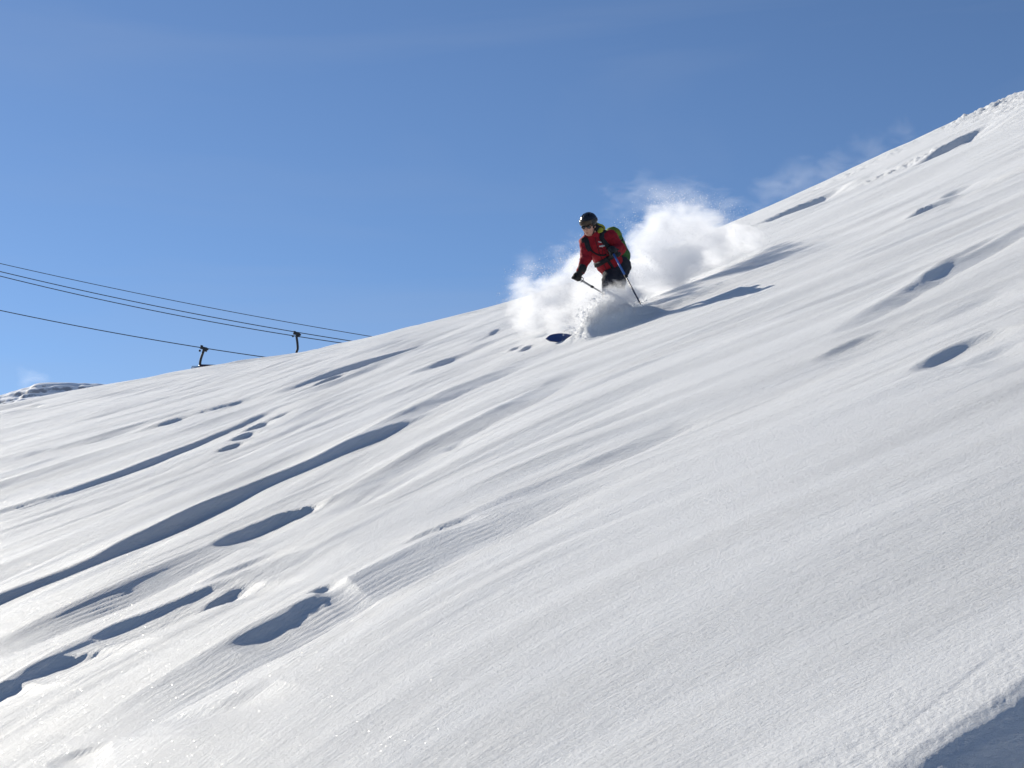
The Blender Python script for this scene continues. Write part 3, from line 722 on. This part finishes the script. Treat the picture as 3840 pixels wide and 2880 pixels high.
# surface finder for straps and marks
def front(fn, zx, zy, d0=-.4, d1=.4):
    ds = np.linspace(d0, d1, 400); p = np.stack([np.full(400, (zx-800)*ZS), ds, np.full(400, (1100-zy)*ZS)], -1)
    v = fn(p); i = int(np.argmax(v < 0)) if (v < 0).any() else int(np.argmin(v))
    return ds[i]
def normal(fn, p, e=.006):
    g = np.array([float(fn((p+np.eye(3)[i]*e)[None])[0]-fn((p-np.eye(3)[i]*e)[None])[0]) for i in range(3)]); return g/np.linalg.norm(g)
def ribbon(fn, path, width, thick=.008, lift=.004, n=7):
    pts = smooth_poly([(a, b, 0) for a, b in path], n)
    P3 = [Zp(a, b, front(fn, a, b)) for a, b, _ in pts]
    dep = np.array([p[1] for p in P3])
    for _ in range(3): dep[1:-1] = np.minimum(dep[1:-1], .25*dep[:-2]+.5*dep[1:-1]+.25*dep[2:])
    for i, p in enumerate(P3): p[1] = dep[i]
    V = []; Fc = []; n_ = len(P3)
    for i, p in enumerate(P3):
        t = P3[min(i+1, n_-1)]-P3[max(i-1, 0)]; t = t/np.linalg.norm(t); nn = normal(fn, p)
        nn = nn*.6+np.array((0, -.4, 0)); nn -= t*(nn@t); nn /= np.linalg.norm(nn); b = np.cross(t, nn)
        for sx, sn in ((-1, 0), (-.85, 1), (.85, 1), (1, 0)): V.append(p + b*sx*width/2 + nn*(lift*(1 if sn else -2)+thick*sn))
    for i in range(n_-1):
        for k in range(4): a = i*4+k; b = i*4+(k+1) % 4; Fc.append((a, b, b+4, a+4))
    Fc += [(3, 2, 1, 0), tuple((n_-1)*4+k for k in range(4))]
    return to_world(V).tolist(), Fc
part('chest_print', ribbon(sd_jacket, [(683, 622), (728, 636)], .013, .002, .003), M['white'], person)
part('chest_print', ribbon(sd_jacket, [(698, 690), (735, 688), (788, 674)], .018, .002, .003), M['white'], person)
part('chest_print', ribbon(sd_jacket, [(742, 702), (738, 668)], .010, .002, .005), M['white'], person)
part('chest_pocket', join(ribbon(sd_jacket, [(690, 728), (738, 722), (742, 800), (700, 790), (690, 728)], .006, .003, .003)), M['black'], person)
part('front_zip', ribbon(sd_jacket, [(640, 560), (655, 640), (685, 740), (730, 850), (780, 960), (830, 1060)], .008, .002, .003), M['black'], person)

# gloves with curled fingers
def make_glove(c, ax, palm_out, wrist, name='glove'):
    c = np.array(c); ax = np.array(ax)/np.linalg.norm(ax); a = np.array(palm_out); a = a-ax*(a@ax); a /= np.linalg.norm(a); b = np.cross(ax, a)
    fr = np.stack([ax, a, b])
    prims = []
    rr = .034
    for k in range(4):
        o = c + ax*((k-1.5)*-.024); ln = (.95, 1.05, 1.0, .85)[k]
        angs = np.radians(np.array([20, 85, 150, 215])*ln)
        q = [o + (a*math.cos(w)+b*math.sin(w))*rr*(1.05, 1.12, 1.0, .9)[i] for i, w in enumerate(angs)]
        for i in range(3): prims.append((q[i], q[i+1], .0135-.001*i, .0125-.001*i))
    th = [c-ax*.012+(a*math.cos(-.9)+b*math.sin(-.9))*.034, c-ax*.040+(a*math.cos(-2.0)+b*math.sin(-2.0))*.034, c-ax*.046+(a*math.cos(-2.9)+b*math.sin(-2.9))*.030]
    def fn(p):
        d = smany([ell(p, c+a*.030, (.052, .024, .042), fr), cap(p, c+a*.03, wrist, .034, .036)], .02)
        d = smin(d, smany([cap(p, *x) for x in prims], .004), .006)
        d = smin(d, smin(cap(p, th[0], th[1], .017, .015), cap(p, th[1], th[2], .015, .013), .004), .01)
        return d
    lo = np.minimum(c, wrist)-.10; hi = np.maximum(c, wrist)+.10
    g = part(name, mesh_sdf(fn, lo, hi, .0055), M['glove'], person)
    w = np.array(wrist); v = (w-c)/np.linalg.norm(w-c)
    part('cuff', mesh_sdf(lambda p: cap(p, w-v*.03, w+v*.035, .046, .056)+.003*wr3(p, 90, .2), w-.14, w+.14, .007), M['black'], g)
PR0, PR1 = Zp(335, 1128, -.16), Zp(1010, 1450, .62)      # pole in the outer hand
PL0, PL1 = Zp(845, 742, -.30), Lp(2060+1292*.2652, 740+1512*.2652, 18.35)       # pole across the body
make_glove(PR0+(PR1-PR0)/np.linalg.norm(PR1-PR0)*.05, PR1-PR0, (-.35, -.4, .8), WRR+np.array((0, -.01, 0)))
make_glove(PL0+(PL1-PL0)/np.linalg.norm(PL1-PL0)*.055, PL1-PL0, (.3, -.5, .3), WRL+np.array((.0, -.015, 0)))

# ------------------------------------------------------------------ ski poles
def pole(A, B, label, up_mat, mid, knob, strap):
    d = (B-A)/np.linalg.norm(B-A); L = np.linalg.norm(B-A)
    t = thing('ski_pole', label, 'ski pole', W(B))
    p = lambda s: W(A+d*s)
    part('shaft', tube([p(.10), p(mid)], .0135, 12), up_mat, t); part('lower_shaft', tube([p(mid), p(L-.03)], [.0105, .009], 12), M['pole_dark'] if up_mat is M['pole_blue'] else up_mat, t)
    part('grip', tube([p(-.012), p(.0), p(.02), p(.06), p(.10), p(.125)], [.012, .018, .0165, .0145, .0165, .0125], 12), M['rubber'], t)
    c = A+d*mid
    part('lock_collar', join(tube([W(c-d*.028), W(c-d*.02), W(c+d*.02), W(c+d*.028)], [.012, .0155, .0155, .011], 12), boxg(W(c+np.array((.014, -.008, .004))), (Vector(to_world([d])[0])-O3, FW, RX), (.018, .008, .012))), M['rubber'], t)
    part('tip', tube([p(L-.03), p(L-.01), p(L)], [.009, .006, .002], 8), M['steel'], t)
    part('wrist_strap', tube([W(q) for q in smooth_poly(strap, 5)], .0045, 6), M['black'], t)
    return t
pole(PR0, PR1, 'silver-grey ski pole held low in the outstretched hand', M['pole_silver'], np.linalg.norm(PR1-PR0)*.395, 0,
     [Zp(400, 1120, -.12), Zp(440, 1135, -.13), Zp(465, 1165, -.13), Zp(455, 1195, -.12), Zp(425, 1215, -.13)])
pole(PL0, PL1, 'blue ski pole crossing in front of the thigh, tip down', M['pole_blue'], np.linalg.norm(PL1-PL0)*.51, 0,
     [Zp(800, 745, -.31), Zp(778, 760, -.33), Zp(785, 800, -.33), Zp(830, 830, -.31), Zp(862, 850, -.28)])

# ------------------------------------------------------------------ backpack
bp = thing('backpack', 'green ski backpack with black straps on the skier', 'backpack', W(Zp(1085, 890, .38)))
def sd_pack(p):
    d = smany([cap(p, Zp(915, 505, .24), Zp(1055, 785, .38), .108, .114), cap(p, Zp(860, 560, .28), Zp(990, 800, .40), .10, .11)], .05)
    d = smax(d, ((p[..., 0]/ZS+800-1115)*.35+(1100-p[..., 2]/ZS-890)*.94)*ZS, .03)
    return d+.004*wr3(p, 45, .9)+.002*wr3(p, 100, .1)
pb = part('pack_body', mesh_sdf(sd_pack, Zp(700, 960, .05), Zp(1230, 340, .60), .0085), M['green'], bp)
def sd_lid(p): return np.maximum(sd_pack(p)-.007, ((p[..., 0]/ZS+800-985)*.52+(1100-p[..., 2]/ZS-525)*.85)*ZS)
part('lid', mesh_sdf(sd_lid, Zp(700, 960, .05), Zp(1230, 340, .60), .0085), M['lime'], bp)
JP = lambda p: np.minimum(sd_jacket(p), sd_pack(p))
part('compression_strap', ribbon(sd_pack, [(1010, 590), (1045, 575), (1065, 560)], .022, .006, .003), M['black'], pb)
part('compression_strap', ribbon(sd_pack, [(1080, 720), (1110, 705), (1130, 700)], .022, .006, .003), M['black'], pb)
for q in ((1040, 548), (1118, 690), (1132, 722)):
    part('buckle', boxg(W(Zp(*q, .36)), (RX, FW, UPV), (.010, .012, .008), .003), M['black'], pb, False)
part('shoulder_strap', ribbon(sd_jacket, [(455, 610), (500, 590), (520, 640), (535, 700), (560, 748)], .064, .012, .004), M['black'], bp)
part('shoulder_strap', ribbon(sd_jacket, [(800, 455), (750, 478), (735, 530), (742, 590), (790, 650), (850, 710), (900, 760)], .066, .012, .004), M['black'], bp)
part('sternum_strap', ribbon(sd_jacket, [(560, 740), (620, 772), (680, 805), (740, 818), (800, 805)], .020, .008, .004), M['black'], bp)
part('hip_belt', ribbon(sd_jacket, [(655, 945), (690, 940), (760, 905), (830, 865), (900, 835), (980, 815)], .064, .014, .004), M['black'], bp)
part('belt_tail', ribbon(sd_jacket, [(825, 885), (855, 930), (885, 970), (905, 1000)], .040, .008, .004), M['black'], bp)

# ------------------------------------------------------------------ ski breaking out of the snow
def build_ski():
    tipL = at(2062, 1252, 18.98)
    heel = Vector((1.16, 19.36, hz(1.16, 19.36)-.48+.0))
    root = Vector((1.02, 19.24, tipL.z-.07))
    dirv = (tipL-root).normalized()
    t = thing('alpine_ski', 'dark blue ski tip poking out of the snow below the skier', 'ski', root)
    side = Vector((.30, -.22, -.93)); side = (side-dirv*side.dot(dirv)).normalized(); nrm = dirv.cross(side)
    if nrm.y > 0: nrm = -nrm                      # base of the ski turned to the camera
    L = 1.72; n = 40; top = []; bot = []
    rows = []
    for i in range(n+1):
        s = i/n*L - (L-(tipL-root).length)        # distance along from root
        e = (L-(i/n*L)); w = .062
        if e < .20: w = .064*math.sqrt(max(0, 1-((.20-e)/.20)**2.4))+.0005
        tail = i/n*L
        if tail < .08: w = .05*math.sqrt(max(0, 1-((.08-tail)/.08)**2))+.0005
        rise = .11*max(0, (.34-e)/.34)**2         # shovel turned up, away from the base side
        c = root + dirv*(s if e >= 0 else 0) - nrm*rise
        rows.append((c, w))
    def strip(off, th, wsc):
        V = []; Fc = []
        for c, w in rows:
            for sx in (-1, 1):
                V.append(tuple(c+side*sx*w*wsc+nrm*off)); V.append(tuple(c+side*sx*w*wsc+nrm*(off-th)))
        for i in range(n):
            a = i*4; b = a+4
            Fc += [(a, a+2, b+2, b), (a+1, b+1, b+3, a+3), (a, b, b+1, a+1), (a+2, a+3, b+3, b+2)]
        Fc += [(0, 1, 3, 2), (n*4, n*4+2, n*4+3, n*4+1)]
        return V, Fc
    part('base', strip(.004, .005, .97), M['ski_base'], t, False)
    part('edge', strip(-.002, .003, 1.0), M['ski_edge'], t, False)
    part('topsheet', strip(-.006, .006, .97), M['ski_top'], t, False)
build_ski()

# ------------------------------------------------------------------ powder: volumes, grains, clods
def powder(name, label_kind, blobs, dens, nscale, aniso=.35, thresh=.35, hull=.06, gain=1.6, color=(.97, .975, .99)):
    """blobs: (px, py, y, radius in photo px, weight) in the air behind the skier"""
    B = [(at(px, py, y), r*y/FPX, w) for px, py, y, r, w in blobs]
    lo = np.min([np.array(c)-r*1.02 for c, r, w in B], 0)-.03; hi = np.max([np.array(c)+r*1.02 for c, r, w in B], 0)+.03
    h = max((hi-lo).max()/90, .02); n = np.ceil((hi-lo)/h).astype(int)+3
    g = np.stack(np.meshgrid(*[lo[i]-h+h*np.arange(n[i]) for i in range(3)], indexing='ij'), -1)
    d = np.full(g.shape[:3], 1e9)
    for c, r, w in B: d = np.minimum(d, np.linalg.norm(g-np.array(c), axis=-1)-r*(.98 if w > .3 else .98))
    V, Q = surface_nets(d, lo-h, h)
    m, nt, out = nmat(name+'_air'); N = nt.nodes; L = nt.links
    tc = N.new('ShaderNodeNewGeometry'); pos = tc.outputs['Position']
    acc = None
    for c, r, w in B:
        vd = N.new('ShaderNodeVectorMath'); vd.operation = 'DISTANCE'; vd.inputs[1].default_value = c; L.new(pos, vd.inputs[0])
        mr = N.new('ShaderNodeMapRange'); mr.interpolation_type = 'SMOOTHSTEP'; mr.inputs[1].default_value = r; mr.inputs[2].default_value = 0; mr.inputs[4].default_value = w
        L.new(vd.outputs['Value'], mr.inputs[0])
        if acc is None: acc = mr.outputs[0]
        else:
            a = N.new('ShaderNodeMath'); a.operation = 'ADD'; L.new(acc, a.inputs[0]); L.new(mr.outputs[0], a.inputs[1]); acc = a.outputs[0]
    no = N.new('ShaderNodeTexNoise'); no.inputs['Scale'].default_value = nscale; no.inputs['Detail'].default_value = 6; no.inputs['Roughness'].default_value = .66
    no.inputs['Distortion'].default_value = .6
    st = N.new('ShaderNodeMapping'); st.inputs['Rotation'].default_value = (0, .42, .2); st.inputs['Scale'].default_value = (.62, 1, 1.25)
    L.new(pos, st.inputs['Vector']); L.new(st.outputs[0], no.inputs['Vector'])     # torn along the line of travel
    # density = gain*clamp(shape + (noise-.5)*k - thresh)
    k = N.new('ShaderNodeMath'); k.operation = 'MULTIPLY_ADD'; k.inputs[1].default_value = 2.6; k.inputs[2].default_value = -1.3-thresh; L.new(no.outputs[0], k.inputs[0])
    s = N.new('ShaderNodeMath'); s.operation = 'ADD'; L.new(acc, s.inputs[0]); L.new(k.outputs[0], s.inputs[1])
    # fade to nothing at the hull
    lim = N.new('ShaderNodeMath'); lim.operation = 'MULTIPLY'; lim.inputs[1].default_value = 3.0; L.new(acc, lim.inputs[0])
    cl = N.new('ShaderNodeClamp'); L.new(s.outputs[0], cl.inputs[0])
    mn = N.new('ShaderNodeMath'); mn.operation = 'MINIMUM'; L.new(cl.outputs[0], mn.inputs[0]); L.new(lim.outputs[0], mn.inputs[1])
    ml = N.new('ShaderNodeMath'); ml.operation = 'MULTIPLY'; ml.inputs[1].default_value = dens; L.new(mn.outputs[0], ml.inputs[0])
    pv = N.new('ShaderNodeVolumePrincipled'); pv.inputs['Color'].default_value = (*color, 1); pv.inputs['Anisotropy'].default_value = aniso
    L.new(ml.outputs[0], pv.inputs['Density']); L.new(pv.outputs[0], out.inputs['Volume'])
    o = mesh_obj(name, V, Q, m); o['kind'] = 'stuff'
    return o, B
left_blobs = [(1925, 1165, 22.4, 75, .7), (1975, 1095, 22.2, 115, .75), (2050, 1120, 21.8, 135, .95), (2130, 1060, 21.6, 140, .95), (2200, 985, 21.3, 115, .95),
              (1985, 1195, 21.8, 115, .95), (2090, 1195, 21.0, 125, 1.0), (2225, 1110, 20.8, 145, 1.1), (2255, 1005, 21.1, 120, 1.15), (2310, 1010, 21.1, 110, .85), 
              (2190, 1185, 19.9, 95, .9), (2330, 1060, 20.5, 125, 1.1), (2290, 1010, 20.6, 110, 1.0), (2275, 1100, 20.3, 115, 1.1)]
right_blobs = [(2400, 910, 22.3, 125, .8), (2490, 850, 21.9, 145, .95), (2570, 875, 22.4, 160, 1.05), (2660, 875, 22.9, 145, 1.0), (2750, 890, 23.4, 120, .95), (2815, 905, 23.8, 95, .8),
               (2460, 970, 22.3, 130, .95), (2580, 965, 21.9, 130, 1.0), (2690, 940, 22.6, 110, .9), (2400, 1020, 21.9, 100, .8), (2375, 1000, 21.4, 100, .9), (2305, 985, 21.6, 95, .6), (2395, 1035, 21.8, 90, 1.3), (2455, 1050, 22.0, 85, 1.3), (2530, 1045, 22.1, 80, 1.3), (2490, 1000, 22.3, 105, 1.1),
               (2500, 1020, 22.2, 100, .7)]
lp, LB = powder('powder_spray', 'left', left_blobs, 8.5, 3.6)
rp, RB = powder('powder_cloud', 'right', right_blobs, 8.5, 3.2)
powder('powder_spray', 'front', [(2215, 1200, 18.95, 85, .8), (2270, 1150, 18.9, 95, .9), (2325, 1110, 18.95, 95, .9), (2385, 1105, 19.05, 75, .6), (2165, 1230, 18.95, 60, .6), (2440, 1120, 19.1, 60, .4)], 14, 8, thresh=.3)
thin_blobs = [(2300, 780, 21.6, 130, .5), (2420, 740, 21.8, 150, .6), (2500, 760, 22.0, 120, .9), (2600, 790, 22.4, 130, .9), (2580, 720, 22.2, 140, .5), (2720, 790, 22.8, 130, .7), (2850, 800, 23.2, 110, .6),
              (2200, 900, 21.4, 110, .5), (2100, 965, 21.8, 110, .8), (1985, 1000, 22.2, 100, .9), (1930, 1060, 22.4, 80, .9)]
powder('drifting_powder', 'thin', thin_blobs, 1.1, 4.0, thresh=.32)
sd_blobs = [(2880, 740, 36, 120, .6), (3000, 690, 37, 130, .6), (3120, 640, 38, 120, .6), (3260, 570, 38.5, 110, .5), (3400, 500, 39, 90, .4)]
powder('spindrift', 'right', sd_blobs, .5, 1.2, thresh=.15)
powder('ridge_spindrift', 'far', [(90, 1440, 415, 40, .7), (120, 1420, 415, 50, .7), (160, 1425, 415, 40, .6), (75, 1400, 415, 35, .4)], .05, .18, thresh=.2)

def grains(name, B, count, rmin, rmax, spread=1.0, grow=1.0):
    c = np.array([np.array(b[0]) for b in B]); r = np.array([b[1] for b in B]); w = np.array([b[2] for b in B])*r**2
    k = RNG.choice(len(B), count, p=w/w.sum())
    dv = RNG.normal(size=(count, 3)); dv /= np.linalg.norm(dv, axis=1)[:, None]
    pos = c[k] + dv*(r[k]*spread*RNG.random(count)**.55)[:, None]
    rad = rmin*(rmax/rmin)**(RNG.random(count)**2.5)
    T = np.array([(1, 1, 1), (1, -1, -1), (-1, 1, -1), (-1, -1, 1)])/1.732
    A = RNG.normal(size=(count, 3, 3)); Qm, _ = np.linalg.qr(A)
    V = pos[:, None, :] + np.einsum('kj,nij->nki', T, Qm)*rad[:, None, None]
    f = np.array([(0, 1, 2), (0, 2, 3), (0, 3, 1), (1, 3, 2)]); Fc = (np.arange(count)[:, None, None]*4+f).reshape(-1, 3)
    o = mesh_obj(name, V.reshape(-1, 3), Fc, M['snow_plain'], smooth=False); o['kind'] = 'stuff'
grains('snow_grains', LB+RB, 38000, .0025, .0085, 1.10)
wvB = [(Vector((a[0], a[1]-.05, hz(a[0], a[1]-.05)+.02)), .16, h) for a, h in WAVE[1:6]]
grains('snow_grains', wvB, 4500, .003, .014, 1.15)
